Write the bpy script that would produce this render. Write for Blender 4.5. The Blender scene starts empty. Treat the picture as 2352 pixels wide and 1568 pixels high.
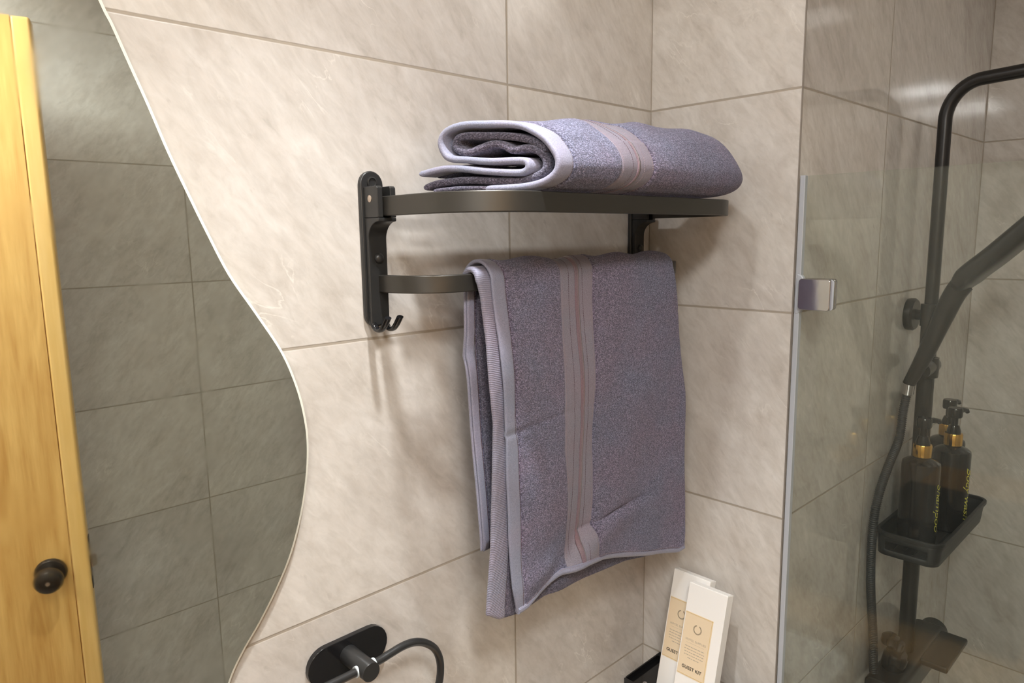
import bpy, bmesh, math, random
import numpy as np
from mathutils import Vector, Matrix
random.seed(7); rng = np.random.RandomState(3)
S = bpy.context.scene
COL = S.collection
PI = math.pi

# ------------------------------------------------------------------ camera
def cam_axes(yaw, pitch, roll):
    f = np.array([math.cos(pitch)*math.sin(yaw), math.cos(pitch)*math.cos(yaw), math.sin(pitch)])
    r = np.array([math.cos(yaw), -math.sin(yaw), 0.0]); d = np.cross(f, r)
    c, s = math.cos(roll), math.sin(roll)
    return c*r+s*d, -s*r+c*d, f
r_, d_, f_ = cam_axes(0.76390, -0.15026, 0.01415)
cam = bpy.data.cameras.new('camera'); camo = bpy.data.objects.new('camera', cam); COL.objects.link(camo)
cam.sensor_width = 36.0; cam.lens = 1613.6/2352*36; cam.clip_start = 0.02
M4 = Matrix.Identity(4)
for i in range(3):
    M4[i][0] = r_[i]; M4[i][1] = -d_[i]; M4[i][2] = -f_[i]
M4[0][3], M4[1][3], M4[2][3] = -0.94912, -0.66978, 1.61231
camo.matrix_world = M4
S.camera = camo

# ------------------------------------------------------------------ world, lights, exposure
W = bpy.data.worlds.new('world'); S.world = W; W.use_nodes = True
W.node_tree.nodes['Background'].inputs[0].default_value = (0.9, 0.92, 1.0, 1)
W.node_tree.nodes['Background'].inputs[1].default_value = 0.02
S.view_settings.view_transform = 'Standard'; S.view_settings.look = 'None'
S.view_settings.gamma = 1.0; S.view_settings.use_curve_mapping = False
S.view_settings.exposure = 0.02
S.cycles.diffuse_bounces = 8; S.cycles.max_bounces = 16
def area(name, loc, size, power, color, rot=(0,0,0), sizey=None, spread=PI):
    l = bpy.data.lights.new(name, 'AREA'); l.energy = power; l.color = color; l.size = size
    if sizey: l.shape = 'RECTANGLE'; l.size_y = sizey
    l.spread = spread
    o = bpy.data.objects.new(name, l); o.location = loc; o.rotation_euler = rot; COL.objects.link(o)
    return o
CEIL = 2.28
# x, y, size, power, colour, spread: recessed spot by the rack, square panel by the door, panel over the shower
LAMPS = [(-0.58, -0.30, 0.045, 2.4, (0.99, 1.0, 1.0), math.radians(72)),
         (-1.74, -1.00, 0.40, 9.0, (0.985, 1.0, 1.0), PI),
         (-1.00, -0.94, 0.22, 9.5, (0.985, 1.0, 1.0), PI),
         (0.52, -0.80, 0.16, 0.25, (1.0, 0.97, 0.93), PI)]
area('ceiling_lamp_glow', (-0.58, -0.30, CEIL-0.030), 0.045, 2.3, (0.99, 1.0, 1.0))      # spill of the spot beside its beam
for i, (lx, ly, ls, lp, lc, sp) in enumerate(LAMPS):
    area('ceiling_lamp_glow', (lx, ly, CEIL-0.030), ls, lp, lc, spread=sp)

# ------------------------------------------------------------------ materials
def newmat(name):
    m = bpy.data.materials.new(name); m.use_nodes = True
    nt = m.node_tree; return m, nt, nt.nodes['Principled BSDF']
def N(nt, t, **kw):
    n = nt.nodes.new(t)
    for k, v in kw.items(): setattr(n, k, v)
    return n
def L(nt, a, b): nt.links.new(a, b)
def mth(nt, op, a, b=None, c=None, clamp=False):
    n = N(nt, 'ShaderNodeMath', operation=op); n.use_clamp = clamp
    for i, v in enumerate((a, b, c)):
        if v is None: continue
        if isinstance(v, (int, float)): n.inputs[i].default_value = v
        else: L(nt, v, n.inputs[i])
    return n.outputs[0]
def ramp(nt, fac, stops):
    n = N(nt, 'ShaderNodeValToRGB'); e = n.color_ramp.elements
    while len(e) > 1: e.remove(e[-1])
    e[0].position = stops[0][0]; e[0].color = (*stops[0][1], 1)
    for p, c in stops[1:]:
        q = e.new(p); q.color = (*c, 1)
    L(nt, fac, n.inputs[0]); return n.outputs[0]
def mixc(nt, fac, a, b, mode='MIX'):
    n = N(nt, 'ShaderNodeMix', data_type='RGBA', blend_type=mode)
    for i, v in ((0, fac), (6, a), (7, b)):
        if isinstance(v, (int, float)): n.inputs[i].default_value = v
        elif isinstance(v, tuple): n.inputs[i].default_value = (*v, 1)
        else: L(nt, v, n.inputs[i])
    return n.outputs[2]
def plain(name, col, rough=0.5, metal=0.0, spec=0.5, coat=0.0, bump=None):
    m, nt, b = newmat(name)
    b.inputs['Base Color'].default_value = (*col, 1); b.inputs['Roughness'].default_value = rough
    b.inputs['Metallic'].default_value = metal; b.inputs['Specular IOR Level'].default_value = spec
    b.inputs['Coat Weight'].default_value = coat
    tc = N(nt, 'ShaderNodeTexCoord')
    sc, st, ds = bump or (900, 0.08, 0.0002 if rough > 0.3 else 0.0)
    n = N(nt, 'ShaderNodeTexNoise'); n.inputs['Scale'].default_value = sc; n.inputs['Detail'].default_value = 2
    L(nt, tc.outputs['Object'], n.inputs['Vector'])
    if not bump and rough <= 0.3: return m
    bp = N(nt, 'ShaderNodeBump'); bp.inputs['Strength'].default_value = st; bp.inputs['Distance'].default_value = ds
    L(nt, n.outputs[0], bp.inputs['Height']); L(nt, bp.outputs[0], b.inputs['Normal'])
    return m

def tile_mat(name, axis, u0, wu=0.6, hv=0.3, v0=0.0, vaxis='Z', flip=1.0, rough=0.24, tone=1.0, relief=1.0):
    m, nt, b = newmat(name)
    geo = N(nt, 'ShaderNodeNewGeometry'); sep = N(nt, 'ShaderNodeSeparateXYZ'); L(nt, geo.outputs['Position'], sep.inputs[0])
    u = sep.outputs[axis]; v = sep.outputs[vaxis]
    tu = mth(nt, 'DIVIDE', mth(nt, 'SUBTRACT', u, u0), wu); tv = mth(nt, 'DIVIDE', mth(nt, 'SUBTRACT', v, v0), hv)
    iu = mth(nt, 'FLOOR', tu); iv = mth(nt, 'FLOOR', tv)
    def edge(t, size):
        fr = mth(nt, 'FRACT', t)
        return mth(nt, 'MULTIPLY', mth(nt, 'MINIMUM', fr, mth(nt, 'SUBTRACT', 1.0, fr)), size)
    wob = N(nt, 'ShaderNodeTexNoise'); wob.inputs['Scale'].default_value = 60; L(nt, geo.outputs['Position'], wob.inputs['Vector'])
    dist = mth(nt, 'MINIMUM', edge(tu, wu), edge(tv, hv))
    dist = mth(nt, 'ADD', dist, mth(nt, 'MULTIPLY', mth(nt, 'SUBTRACT', wob.outputs[0], 0.5), 0.0008))
    mr = N(nt, 'ShaderNodeMapRange'); mr.inputs[1].default_value = 0.0010; mr.inputs[2].default_value = 0.0021
    mr.inputs[3].default_value = 1.0; mr.inputs[4].default_value = 0.0
    L(nt, dist, mr.inputs[0]); grout = mr.outputs[0]
    idv = N(nt, 'ShaderNodeCombineXYZ'); L(nt, iu, idv.inputs[0]); L(nt, iv, idv.inputs[1])
    wn = N(nt, 'ShaderNodeTexWhiteNoise', noise_dimensions='2D'); L(nt, idv.outputs[0], wn.inputs['Vector'])
    cmb = N(nt, 'ShaderNodeCombineXYZ'); L(nt, mth(nt, 'MULTIPLY', u, flip), cmb.inputs[0]); L(nt, v, cmb.inputs[1])
    off = N(nt, 'ShaderNodeVectorMath', operation='MULTIPLY_ADD'); L(nt, wn.outputs['Color'], off.inputs[0])
    off.inputs[1].default_value = (9, 9, 9); L(nt, cmb.outputs[0], off.inputs[2])
    mp = N(nt, 'ShaderNodeMapping'); mp.inputs['Rotation'].default_value = (0, 0, math.radians(50)); L(nt, off.outputs[0], mp.inputs[0])
    st = N(nt, 'ShaderNodeMapping'); st.inputs['Scale'].default_value = (1.15, 2.7, 1.0); L(nt, mp.outputs[0], st.inputs[0])
    # warp
    w1 = N(nt, 'ShaderNodeTexNoise'); w1.inputs['Scale'].default_value = 6; w1.inputs['Detail'].default_value = 4; L(nt, st.outputs[0], w1.inputs['Vector'])
    wv = N(nt, 'ShaderNodeVectorMath', operation='MULTIPLY_ADD'); L(nt, w1.outputs['Color'], wv.inputs[0]); wv.inputs[1].default_value = (0.22, 0.22, 0.22); L(nt, st.outputs[0], wv.inputs[2])
    a = N(nt, 'ShaderNodeTexNoise'); a.inputs['Scale'].default_value = 9; a.inputs['Detail'].default_value = 12; a.inputs['Roughness'].default_value = 0.66
    L(nt, wv.outputs[0], a.inputs['Vector'])
    basec = ramp(nt, a.outputs[0], [(0.30, (0.49*tone, 0.452*tone, 0.412*tone)), (0.43, (0.565*tone, 0.530*tone, 0.491*tone)),
                                    (0.56, (0.605*tone, 0.574*tone, 0.538*tone)), (0.72, (0.665*tone, 0.638*tone, 0.605*tone))])
    b2 = N(nt, 'ShaderNodeTexNoise'); b2.inputs['Scale'].default_value = 2.2; b2.inputs['Detail'].default_value = 3; L(nt, off.outputs[0], b2.inputs['Vector'])
    cloud = ramp(nt, b2.outputs[0], [(0.35, (0.90, 0.895, 0.90)), (0.65, (1.04, 1.04, 1.03))])
    basec = mixc(nt, 1.0, basec, cloud, 'MULTIPLY')
    fm = N(nt, 'ShaderNodeTexNoise'); fm.inputs['Scale'].default_value = 34; fm.inputs['Detail'].default_value = 6; fm.inputs['Roughness'].default_value = 0.6; fm.inputs['Distortion'].default_value = 0.5
    L(nt, st.outputs[0], fm.inputs['Vector'])
    basec = mixc(nt, 1.0, basec, ramp(nt, fm.outputs[0], [(0.36, (0.93, 0.925, 0.92)), (0.5, (1.0, 1.0, 1.0)), (0.64, (1.055, 1.055, 1.06))]), 'MULTIPLY')
    # thin pale veins: ridges of a noise, only in patches
    vn = N(nt, 'ShaderNodeTexNoise'); vn.inputs['Scale'].default_value = 11; vn.inputs['Detail'].default_value = 5; vn.inputs['Distortion'].default_value = 0.6
    L(nt, st.outputs[0], vn.inputs['Vector'])
    rid = mth(nt, 'ABSOLUTE', mth(nt, 'SUBTRACT', vn.outputs[0], 0.5))
    vm = N(nt, 'ShaderNodeMapRange'); vm.inputs[1].default_value = 0.0; vm.inputs[2].default_value = 0.016; vm.inputs[3].default_value = 1; vm.inputs[4].default_value = 0
    L(nt, rid, vm.inputs[0])
    pm = N(nt, 'ShaderNodeTexNoise'); pm.inputs['Scale'].default_value = 12; pm.inputs['Detail'].default_value = 2; L(nt, off.outputs[0], pm.inputs['Vector'])
    pr = N(nt, 'ShaderNodeMapRange'); pr.inputs[1].default_value = 0.56; pr.inputs[2].default_value = 0.70; L(nt, pm.outputs[0], pr.inputs[0])
    basec = mixc(nt, mth(nt, 'MULTIPLY', mth(nt, 'MULTIPLY', vm.outputs[0], pr.outputs[0]), 0.5), basec, (0.80*tone, 0.77*tone, 0.72*tone))
    # a few dark pits
    dk = N(nt, 'ShaderNodeMapRange'); dk.inputs[1].default_value = 0.69; dk.inputs[2].default_value = 0.78; 
    d2 = N(nt, 'ShaderNodeTexNoise'); d2.inputs['Scale'].default_value = 38; d2.inputs['Detail'].default_value = 3; L(nt, st.outputs[0], d2.inputs['Vector']); L(nt, d2.outputs[0], dk.inputs[0])
    basec = mixc(nt, mth(nt, 'MULTIPLY', dk.outputs[0], 0.35), basec, (0.36*tone, 0.33*tone, 0.30*tone))
    col = mixc(nt, grout, basec, (0.36, 0.315, 0.26))
    L(nt, col, b.inputs['Base Color'])
    rg = N(nt, 'ShaderNodeMapRange'); rg.inputs[3].default_value = rough; rg.inputs[4].default_value = 0.75; L(nt, grout, rg.inputs[0])
    L(nt, rg.outputs[0], b.inputs['Roughness'])
    b.inputs['Specular IOR Level'].default_value = 0.5
    hh = mth(nt, 'SUBTRACT', mth(nt, 'MULTIPLY', a.outputs[0], 0.10*relief), grout)
    bp = N(nt, 'ShaderNodeBump'); bp.inputs['Strength'].default_value = 0.35; bp.inputs['Distance'].default_value = 0.0012
    L(nt, hh, bp.inputs['Height']); L(nt, bp.outputs[0], b.inputs['Normal'])
    return m

def terry_mat(name, col, col2, strength=0.9, rows=1.9):
    m, nt, b = newmat(name)
    tc = N(nt, 'ShaderNodeTexCoord')
    mp = N(nt, 'ShaderNodeMapping'); mp.inputs['Scale'].default_value = (1, 1, rows); L(nt, tc.outputs['Object'], mp.inputs[0])
    n = N(nt, 'ShaderNodeTexNoise'); n.inputs['Scale'].default_value = 380; n.inputs['Detail'].default_value = 4; n.inputs['Roughness'].default_value = 0.75; n.inputs['Distortion'].default_value = 0.8; L(nt, mp.outputs[0], n.inputs['Vector'])
    vo = N(nt, 'ShaderNodeTexVoronoi'); vo.inputs['Scale'].default_value = 520; L(nt, mp.outputs[0], vo.inputs['Vector'])
    big = N(nt, 'ShaderNodeTexNoise'); big.inputs['Scale'].default_value = 14; big.inputs['Detail'].default_value = 4; L(nt, tc.outputs['Object'], big.inputs['Vector'])
    h = mth(nt, 'ADD', n.outputs[0], mth(nt, 'MULTIPLY', vo.outputs['Distance'], -0.45))
    h2 = mth(nt, 'ADD', h, mth(nt, 'MULTIPLY', big.outputs[0], 0.5))
    shade = ramp(nt, h, [(0.20, tuple(c*0.36 for c in col)), (0.36, col), (0.54, col2)])
    tint = ramp(nt, big.outputs[0], [(0.38, (1.08, 0.96, 1.0)), (0.62, (0.93, 1.0, 1.07))])
    L(nt, mixc(nt, 1.0, shade, tint, 'MULTIPLY'), b.inputs['Base Color'])
    b.inputs['Roughness'].default_value = 0.95; b.inputs['Specular IOR Level'].default_value = 0.1
    b.inputs['Sheen Weight'].default_value = 0.45; b.inputs['Sheen Roughness'].default_value = 0.45
    b.inputs['Sheen Tint'].default_value = (0.75, 0.78, 1.0, 1)
    bp = N(nt, 'ShaderNodeBump'); bp.inputs['Strength'].default_value = strength; bp.inputs['Distance'].default_value = 0.0022
    L(nt, h2, bp.inputs['Height']); L(nt, bp.outputs[0], b.inputs['Normal'])
    return m
def woven_mat(name, col, ribs=None, rough=0.55, sheen=0.3, spec=0.35):
    m, nt, b = newmat(name)
    tc = N(nt, 'ShaderNodeTexCoord')
    big = N(nt, 'ShaderNodeTexNoise'); big.inputs['Scale'].default_value = 18; big.inputs['Detail'].default_value = 3; L(nt, tc.outputs['Object'], big.inputs['Vector'])
    t = ramp(nt, big.outputs[0], [(0.35, (1.04, 0.97, 0.99)), (0.65, (0.96, 1.0, 1.03))])
    n = N(nt, 'ShaderNodeTexNoise'); n.inputs['Scale'].default_value = 900; L(nt, tc.outputs['Object'], n.inputs['Vector'])
    h = n.outputs[0]; fine = ramp(nt, n.outputs[0], [(0.3, tuple(c*0.80 for c in col)), (0.7, tuple(min(1, c*1.16) for c in col))])
    if ribs:
        w = N(nt, 'ShaderNodeTexWave', wave_type='BANDS', bands_direction='Z'); w.inputs['Scale'].default_value = ribs; w.inputs['Distortion'].default_value = 0.8
        w.inputs['Detail'].default_value = 1; L(nt, tc.outputs['Object'], w.inputs['Vector'])
        h = mth(nt, 'ADD', mth(nt, 'MULTIPLY', w.outputs[1] if len(w.outputs) > 1 else w.outputs[0], 1.0), mth(nt, 'MULTIPLY', n.outputs[0], 0.3))
        fine = mixc(nt, mth(nt, 'MULTIPLY', w.outputs[0], 0.35), fine, tuple(min(1, c*1.8) for c in col))
    L(nt, mixc(nt, 1.0, fine, t, 'MULTIPLY'), b.inputs['Base Color'])
    b.inputs['Roughness'].default_value = rough; b.inputs['Specular IOR Level'].default_value = spec
    b.inputs['Sheen Weight'].default_value = sheen
    bp = N(nt, 'ShaderNodeBump'); bp.inputs['Strength'].default_value = 0.6; bp.inputs['Distance'].default_value = 0.0005
    L(nt, h, bp.inputs['Height']); L(nt, bp.outputs[0], b.inputs['Normal'])
    return m
def wood_mat(name, c1, c2, axis='Z', rough=0.35):
    m, nt, b = newmat(name)
    tc = N(nt, 'ShaderNodeTexCoord'); mp = N(nt, 'ShaderNodeMapping')
    mp.inputs['Scale'].default_value = (14, 14, 1.1) if axis == 'Z' else (1.1, 14, 14); L(nt, tc.outputs['Object'], mp.inputs[0])
    n = N(nt, 'ShaderNodeTexNoise'); n.inputs['Scale'].default_value = 2.2; n.inputs['Detail'].default_value = 6; n.inputs['Distortion'].default_value = 1.2; L(nt, mp.outputs[0], n.inputs['Vector'])
    f = N(nt, 'ShaderNodeTexNoise'); f.inputs['Scale'].default_value = 12; f.inputs['Detail'].default_value = 3; L(nt, mp.outputs[0], f.inputs['Vector'])
    v = mth(nt, 'ADD', mth(nt, 'MULTIPLY', n.outputs[0], 0.7), mth(nt, 'MULTIPLY', f.outputs[0], 0.3))
    L(nt, ramp(nt, v, [(0.34, c1), (0.62, c2)]), b.inputs['Base Color']); b.inputs['Roughness'].default_value = rough
    return m

MT = dict(
 tileA=tile_mat('tile_back_wall', 'X', -0.309), tileB=tile_mat('tile_right_wall', 'Y', -0.60, flip=-1.0),
 tileC=tile_mat('tile_shower_back', 'X', 0.317, rough=0.08, relief=0.25), tileD=tile_mat('tile_shower_right', 'Y', -0.8404, rough=0.07, flip=-1.0, relief=0.25),
 tileE=tile_mat('tile_front_wall', 'X', -0.265, rough=0.2, flip=-1.0), tileF=tile_mat('tile_left_wall', 'Y', -0.65),
 floor=tile_mat('tile_floor', 'X', 0.0, 0.3, 0.3, vaxis='Y', tone=1.0),
 ceil=plain('ceiling_paint', (0.78, 0.77, 0.74), 0.8),
 black=plain('matte_black_metal', (0.020, 0.020, 0.020), 0.36, 0.0, 0.5, bump=(1500, 0.05, 0.0001)),
 blackh=plain('black_bar_coating', (0.085, 0.080, 0.072), 0.42, 0.85, 0.5, bump=(1500, 0.10, 0.0001)),
 blackg=plain('gloss_black', (0.010, 0.010, 0.011), 0.12, 0.0, 0.5),
 showerb=plain('shower_black', (0.016, 0.015, 0.015), 0.30, 0.0, 0.5),
 rubber=plain('black_hose', (0.022, 0.022, 0.024), 0.45),
 plas=plain('caddy_plastic', (0.018, 0.018, 0.020), 0.42),
 chrome=plain('chrome', (0.62, 0.60, 0.62), 0.07, 1.0, bump=(40, 0.1, 0.0005)),
 steel=plain('pinkish_steel', (0.62, 0.52, 0.44), 0.35, 1.0),
 gold=plain('gold_collar', (0.85, 0.50, 0.12), 0.20, 1.0),
 knob=plain('dark_bronze_knob', (0.045, 0.036, 0.030), 0.25, 0.6, 0.6),
 white=plain('white_ceramic', (0.80, 0.80, 0.78), 0.12),
 wht=plain('white_card', (0.82, 0.80, 0.77), 0.55),
 cream=plain('cream_card', (0.74, 0.60, 0.42), 0.6), gilt=plain('gold_line', (0.60, 0.43, 0.17), 0.4),
 ink=plain('dark_ink', (0.05, 0.045, 0.035), 0.6), inkl=plain('faint_ink', (0.42, 0.36, 0.28), 0.6),
 yel=plain('yellow_green_print', (0.62, 0.60, 0.07), 0.5),
 bottle=plain('black_bottle', (0.006, 0.006, 0.007), 0.16, 0.0, 0.5),
 seal=plain('pale_seal', (0.42, 0.44, 0.48), 0.35), caulk=plain('clear_collar', (0.55, 0.60, 0.62), 0.2),
 wood=wood_mat('oak_door', (0.60, 0.315, 0.085), (0.80, 0.49, 0.165)), woode=wood_mat('oak_edge', (0.76, 0.47, 0.15), (0.84, 0.55, 0.21)),
 woodh=wood_mat('oak_counter', (0.42, 0.22, 0.075), (0.60, 0.34, 0.13), 'X'),
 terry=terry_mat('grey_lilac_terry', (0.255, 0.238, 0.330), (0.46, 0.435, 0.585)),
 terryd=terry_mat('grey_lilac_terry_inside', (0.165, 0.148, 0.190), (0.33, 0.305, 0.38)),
 hem=woven_mat('woven_hem', (0.245, 0.25, 0.325), sheen=0.2), rib=woven_mat('ribbed_hem', (0.215, 0.205, 0.265), ribs=150, sheen=0.2),
 band=woven_mat('border_weave', (0.235, 0.218, 0.265), sheen=0.1, spec=0.4, rough=0.5), satin=woven_mat('rose_satin', (0.20, 0.138, 0.165), rough=0.4, spec=0.5),
 stitch=plain('dark_thread', (0.10, 0.055, 0.075), 0.8), stitchl=plain('rose_thread', (0.30, 0.235, 0.27), 0.7),
)
# mirror: tinted silvered glass with faint wipe marks
m, nt, b = newmat('mirror_silver'); MT['mirror'] = m
b.inputs['Base Color'].default_value = (0.90, 0.96, 0.90, 1); b.inputs['Metallic'].default_value = 1.0
tc = N(nt, 'ShaderNodeTexCoord'); n = N(nt, 'ShaderNodeTexNoise'); n.inputs['Scale'].default_value = 9; n.inputs['Detail'].default_value = 6; n.inputs['Distortion'].default_value = 2.0
L(nt, tc.outputs['Object'], n.inputs['Vector'])
mr = N(nt, 'ShaderNodeMapRange'); mr.inputs[1].default_value = 0.5; mr.inputs[2].default_value = 0.9; mr.inputs[3].default_value = 0.012; mr.inputs[4].default_value = 0.10
L(nt, n.outputs[0], mr.inputs[0]); L(nt, mr.outputs[0], b.inputs['Roughness'])
MT['bevel'] = plain('painted_edge_glint', (0.86, 0.86, 0.76), 0.35, 0.0)  # pale matte colour stands in for light glinting off the mirror bevel
# clear shower glass: transparent body, Fresnel reflection, faint water haze
m = bpy.data.materials.new('shower_glass'); m.use_nodes = True; nt = m.node_tree; nt.nodes.clear(); MT['glass'] = m
out = N(nt, 'ShaderNodeOutputMaterial'); tr = N(nt, 'ShaderNodeBsdfTransparent'); tr.inputs[0].default_value = (0.945, 0.963, 0.94, 1)
gl = N(nt, 'ShaderNodeBsdfGlossy'); gl.inputs['Roughness'].default_value = 0.0; gl.inputs[0].default_value = (0.95, 1, 0.95, 1)
df = N(nt, 'ShaderNodeBsdfDiffuse'); df.inputs[0].default_value = (0.62, 0.66, 0.60, 1)
gq = N(nt, 'ShaderNodeNewGeometry'); dq = N(nt, 'ShaderNodeVectorMath', operation='DOT_PRODUCT'); L(nt, gq.outputs['Normal'], dq.inputs[0]); L(nt, gq.outputs['Incoming'], dq.inputs[1])
cq = mth(nt, 'ABSOLUTE', dq.outputs['Value']); fq = mth(nt, 'MULTIPLY_ADD', mth(nt, 'POWER', mth(nt, 'SUBTRACT', 1.0, cq), 5.0), 0.97, 0.022)   # Schlick
mx = N(nt, 'ShaderNodeMixShader'); L(nt, fq, mx.inputs[0]); L(nt, tr.outputs[0], mx.inputs[1]); L(nt, gl.outputs[0], mx.inputs[2])
nz = N(nt, 'ShaderNodeTexNoise'); nz.inputs['Scale'].default_value = 5; nz.inputs['Detail'].default_value = 5; nz.inputs['Distortion'].default_value = 1.0
g2 = N(nt, 'ShaderNodeNewGeometry'); mpz = N(nt, 'ShaderNodeMapping'); mpz.inputs['Scale'].default_value = (1, 3, 0.8); L(nt, g2.outputs['Position'], mpz.inputs[0]); L(nt, mpz.outputs[0], nz.inputs['Vector'])
mr = N(nt, 'ShaderNodeMapRange'); mr.inputs[1].default_value = 0.3; mr.inputs[2].default_value = 0.8; mr.inputs[3].default_value = 0.003; mr.inputs[4].default_value = 0.022; L(nt, nz.outputs[0], mr.inputs[0])
m2 = N(nt, 'ShaderNodeMixShader'); L(nt, mr.outputs[0], m2.inputs[0]); L(nt, mx.outputs[0], m2.inputs[1]); L(nt, df.outputs[0], m2.inputs[2]); L(nt, m2.outputs[0], out.inputs[0])
def emis(name, col, s):
    m = bpy.data.materials.new(name); m.use_nodes = True; nt = m.node_tree; nt.nodes.clear()
    o = N(nt, 'ShaderNodeOutputMaterial'); e = N(nt, 'ShaderNodeEmission'); e.inputs[0].default_value = (*col, 1); e.inputs[1].default_value = s
    L(nt, e.outputs[0], o.inputs[0]); return m
MT['diff'] = emis('lamp_diffuser', (1.0, 0.93, 0.84), 14.0)

# ------------------------------------------------------------------ mesh helpers
class MB:
    def __init__(s): s.v = []; s.f = []; s.mi = []
    def add(s, vs, fs, mi=0):
        o = len(s.v); s.v += [tuple(map(float, q)) for q in vs]; s.f += [tuple(i+o for i in f) for f in fs]; s.mi += [mi]*len(fs); return s
    def box(s, x0, x1, y0, y1, z0, z1, mi=0):
        v = [(x, y, z) for x in (x0, x1) for y in (y0, y1) for z in (z0, z1)]
        return s.add(v, [(0,1,3,2), (4,6,7,5), (0,4,5,1), (2,3,7,6), (0,2,6,4), (1,5,7,3)], mi)
    def prism(s, pts, axis, a0, a1, mi=0):
        """closed outline pts (2-D) extruded along axis between a0 and a1; the other two axes in xyz order"""
        def P(p, a): return {'x': (a, p[0], p[1]), 'y': (p[0], a, p[1]), 'z': (p[0], p[1], a)}[axis]
        n = len(pts); v = [P(p, a0) for p in pts]+[P(p, a1) for p in pts]
        return s.add(v, [tuple(range(n))[::-1], tuple(range(n, 2*n))]+[(i, (i+1) % n, n+(i+1) % n, n+i) for i in range(n)], mi)
    def sweep(s, path, sec, caps=True, up=(0, 0, 1), closed=False, radii=None, mi=0):
        """section sec (list of (side, up)) carried along path"""
        P = [Vector(p) for p in path]; n = len(P); k = len(sec); vs = []
        prev = None
        for i in range(n):
            if closed: t = (P[(i+1) % n]-P[i-1])
            else: t = P[min(i+1, n-1)]-P[max(i-1, 0)]
            t.normalize()
            u = Vector(up) if prev is None else prev
            if prev is None and abs(t.dot(u)) > 0.95: u = Vector((1, 0, 0)) if abs(t.x) < 0.9 else Vector((0, 1, 0))
            u = (u-t*u.dot(t)).normalized(); prev = u if radii is not None or True else None
            sd = t.cross(u); m = 1.0 if radii is None else radii[i]
            vs += [P[i]+sd*(a*m)+u*(b_*m) for a, b_ in sec]
        fs = [(i*k+j, i*k+(j+1) % k, (i+1)*k+(j+1) % k, (i+1)*k+j) for i in range(n-1) for j in range(k)]
        if closed: fs += [((n-1)*k+j, (n-1)*k+(j+1) % k, (j+1) % k, j) for j in range(k)]
        elif caps: fs += [tuple(range(k))[::-1], tuple((n-1)*k+j for j in range(k))]
        return s.add(vs, fs, mi)
    def tube(s, path, r, seg=20, **kw):
        sec = [(math.cos(2*PI*i/seg), math.sin(2*PI*i/seg)) for i in range(seg)]
        if isinstance(r, (int, float)): return s.sweep(path, [(a*r, b_*r) for a, b_ in sec], **kw)
        return s.sweep(path, sec, radii=r, **kw)
    def lathe(s, prof, c=(0,0,0), ax=(0,0,1), seg=32, mi=0):
        ax = Vector(ax).normalized(); a = ax.orthogonal().normalized(); b_ = ax.cross(a); c = Vector(c); vs = []; k = seg
        for r, h in prof: vs += [c+ax*h+(a*math.cos(2*PI*i/k)+b_*math.sin(2*PI*i/k))*max(r, 1e-5) for i in range(k)]
        n = len(prof)
        fs = [(i*k+j, i*k+(j+1) % k, (i+1)*k+(j+1) % k, (i+1)*k+j) for i in range(n-1) for j in range(k)]
        fs += [tuple(range(k))[::-1], tuple((n-1)*k+j for j in range(k))]
        return s.add(vs, fs, mi)
    def build(s, name, mats, parent=None, bevel=0.0, seg=2, smooth=35, sub=0):
        me = bpy.data.meshes.new(name); me.from_pydata(s.v, [], s.f)
        for q in (mats if isinstance(mats, (list, tuple)) else [mats]): me.materials.append(MT[q] if isinstance(q, str) else q)
        me.polygons.foreach_set('material_index', s.mi)
        bm = bmesh.new(); bm.from_mesh(me); bmesh.ops.remove_doubles(bm, verts=bm.verts, dist=1e-6); bmesh.ops.recalc_face_normals(bm, faces=bm.faces); bm.to_mesh(me); bm.free()
        o = bpy.data.objects.new(name, me); COL.objects.link(o)
        if smooth:
            me.polygons.foreach_set('use_smooth', [True]*len(me.polygons)); me.set_sharp_from_angle(angle=math.radians(smooth))
        if bevel:
            md = o.modifiers.new('bevel', 'BEVEL'); md.width = bevel; md.segments = seg; md.limit_method = 'ANGLE'; md.angle_limit = math.radians(40); md.harden_normals = True
        if sub: md = o.modifiers.new('sub', 'SUBSURF'); md.levels = sub; md.render_levels = sub
        if parent is not None:
            bpy_parent(o, parent)
        return o
PARENT_LOC = {}
def bpy_parent(o, p):
    """keep world coordinates; all meshes are authored in world space"""
    o.parent = p
    base = PARENT_LOC.get(p.name)
    o.matrix_parent_inverse = base.inverted() if base is not None else Matrix.Identity(4)
def tag(o, label=None, cat=None, group=None, kind=None):
    if label: o['label'] = label
    if cat: o['category'] = cat
    if group: o['group'] = group
    if kind: o['kind'] = kind
    return o
def thing(name, loc, label, cat, group=None, rot=(0, 0, 0), kind=None):
    o = bpy.data.objects.new(name, None); o.location = loc; o.rotation_euler = rot; o.empty_display_size = 0.02; COL.objects.link(o)
    from mathutils import Euler
    PARENT_LOC[o.name] = Matrix.Translation(loc) @ Euler(rot).to_matrix().to_4x4()
    return tag(o, label, cat, group, kind)
def arc(cx, cy, r, a0, a1, n=10): return [(cx+r*math.cos(math.radians(a0+(a1-a0)*i/n)), cy+r*math.sin(math.radians(a0+(a1-a0)*i/n))) for i in range(n+1)]
def capsule_h(cx, cz, w, h, n=12):
    r = h/2; return arc(cx+w/2-r, cz, r, -90, 90, n)+arc(cx-w/2+r, cz, r, 90, 270, n)
def capsule_v(cx, z0, z1, w, n=12):
    r = w/2; return arc(cx, z1-r, r, 0, 180, n)+arc(cx, z0+r, r, 180, 360, n)
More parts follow.
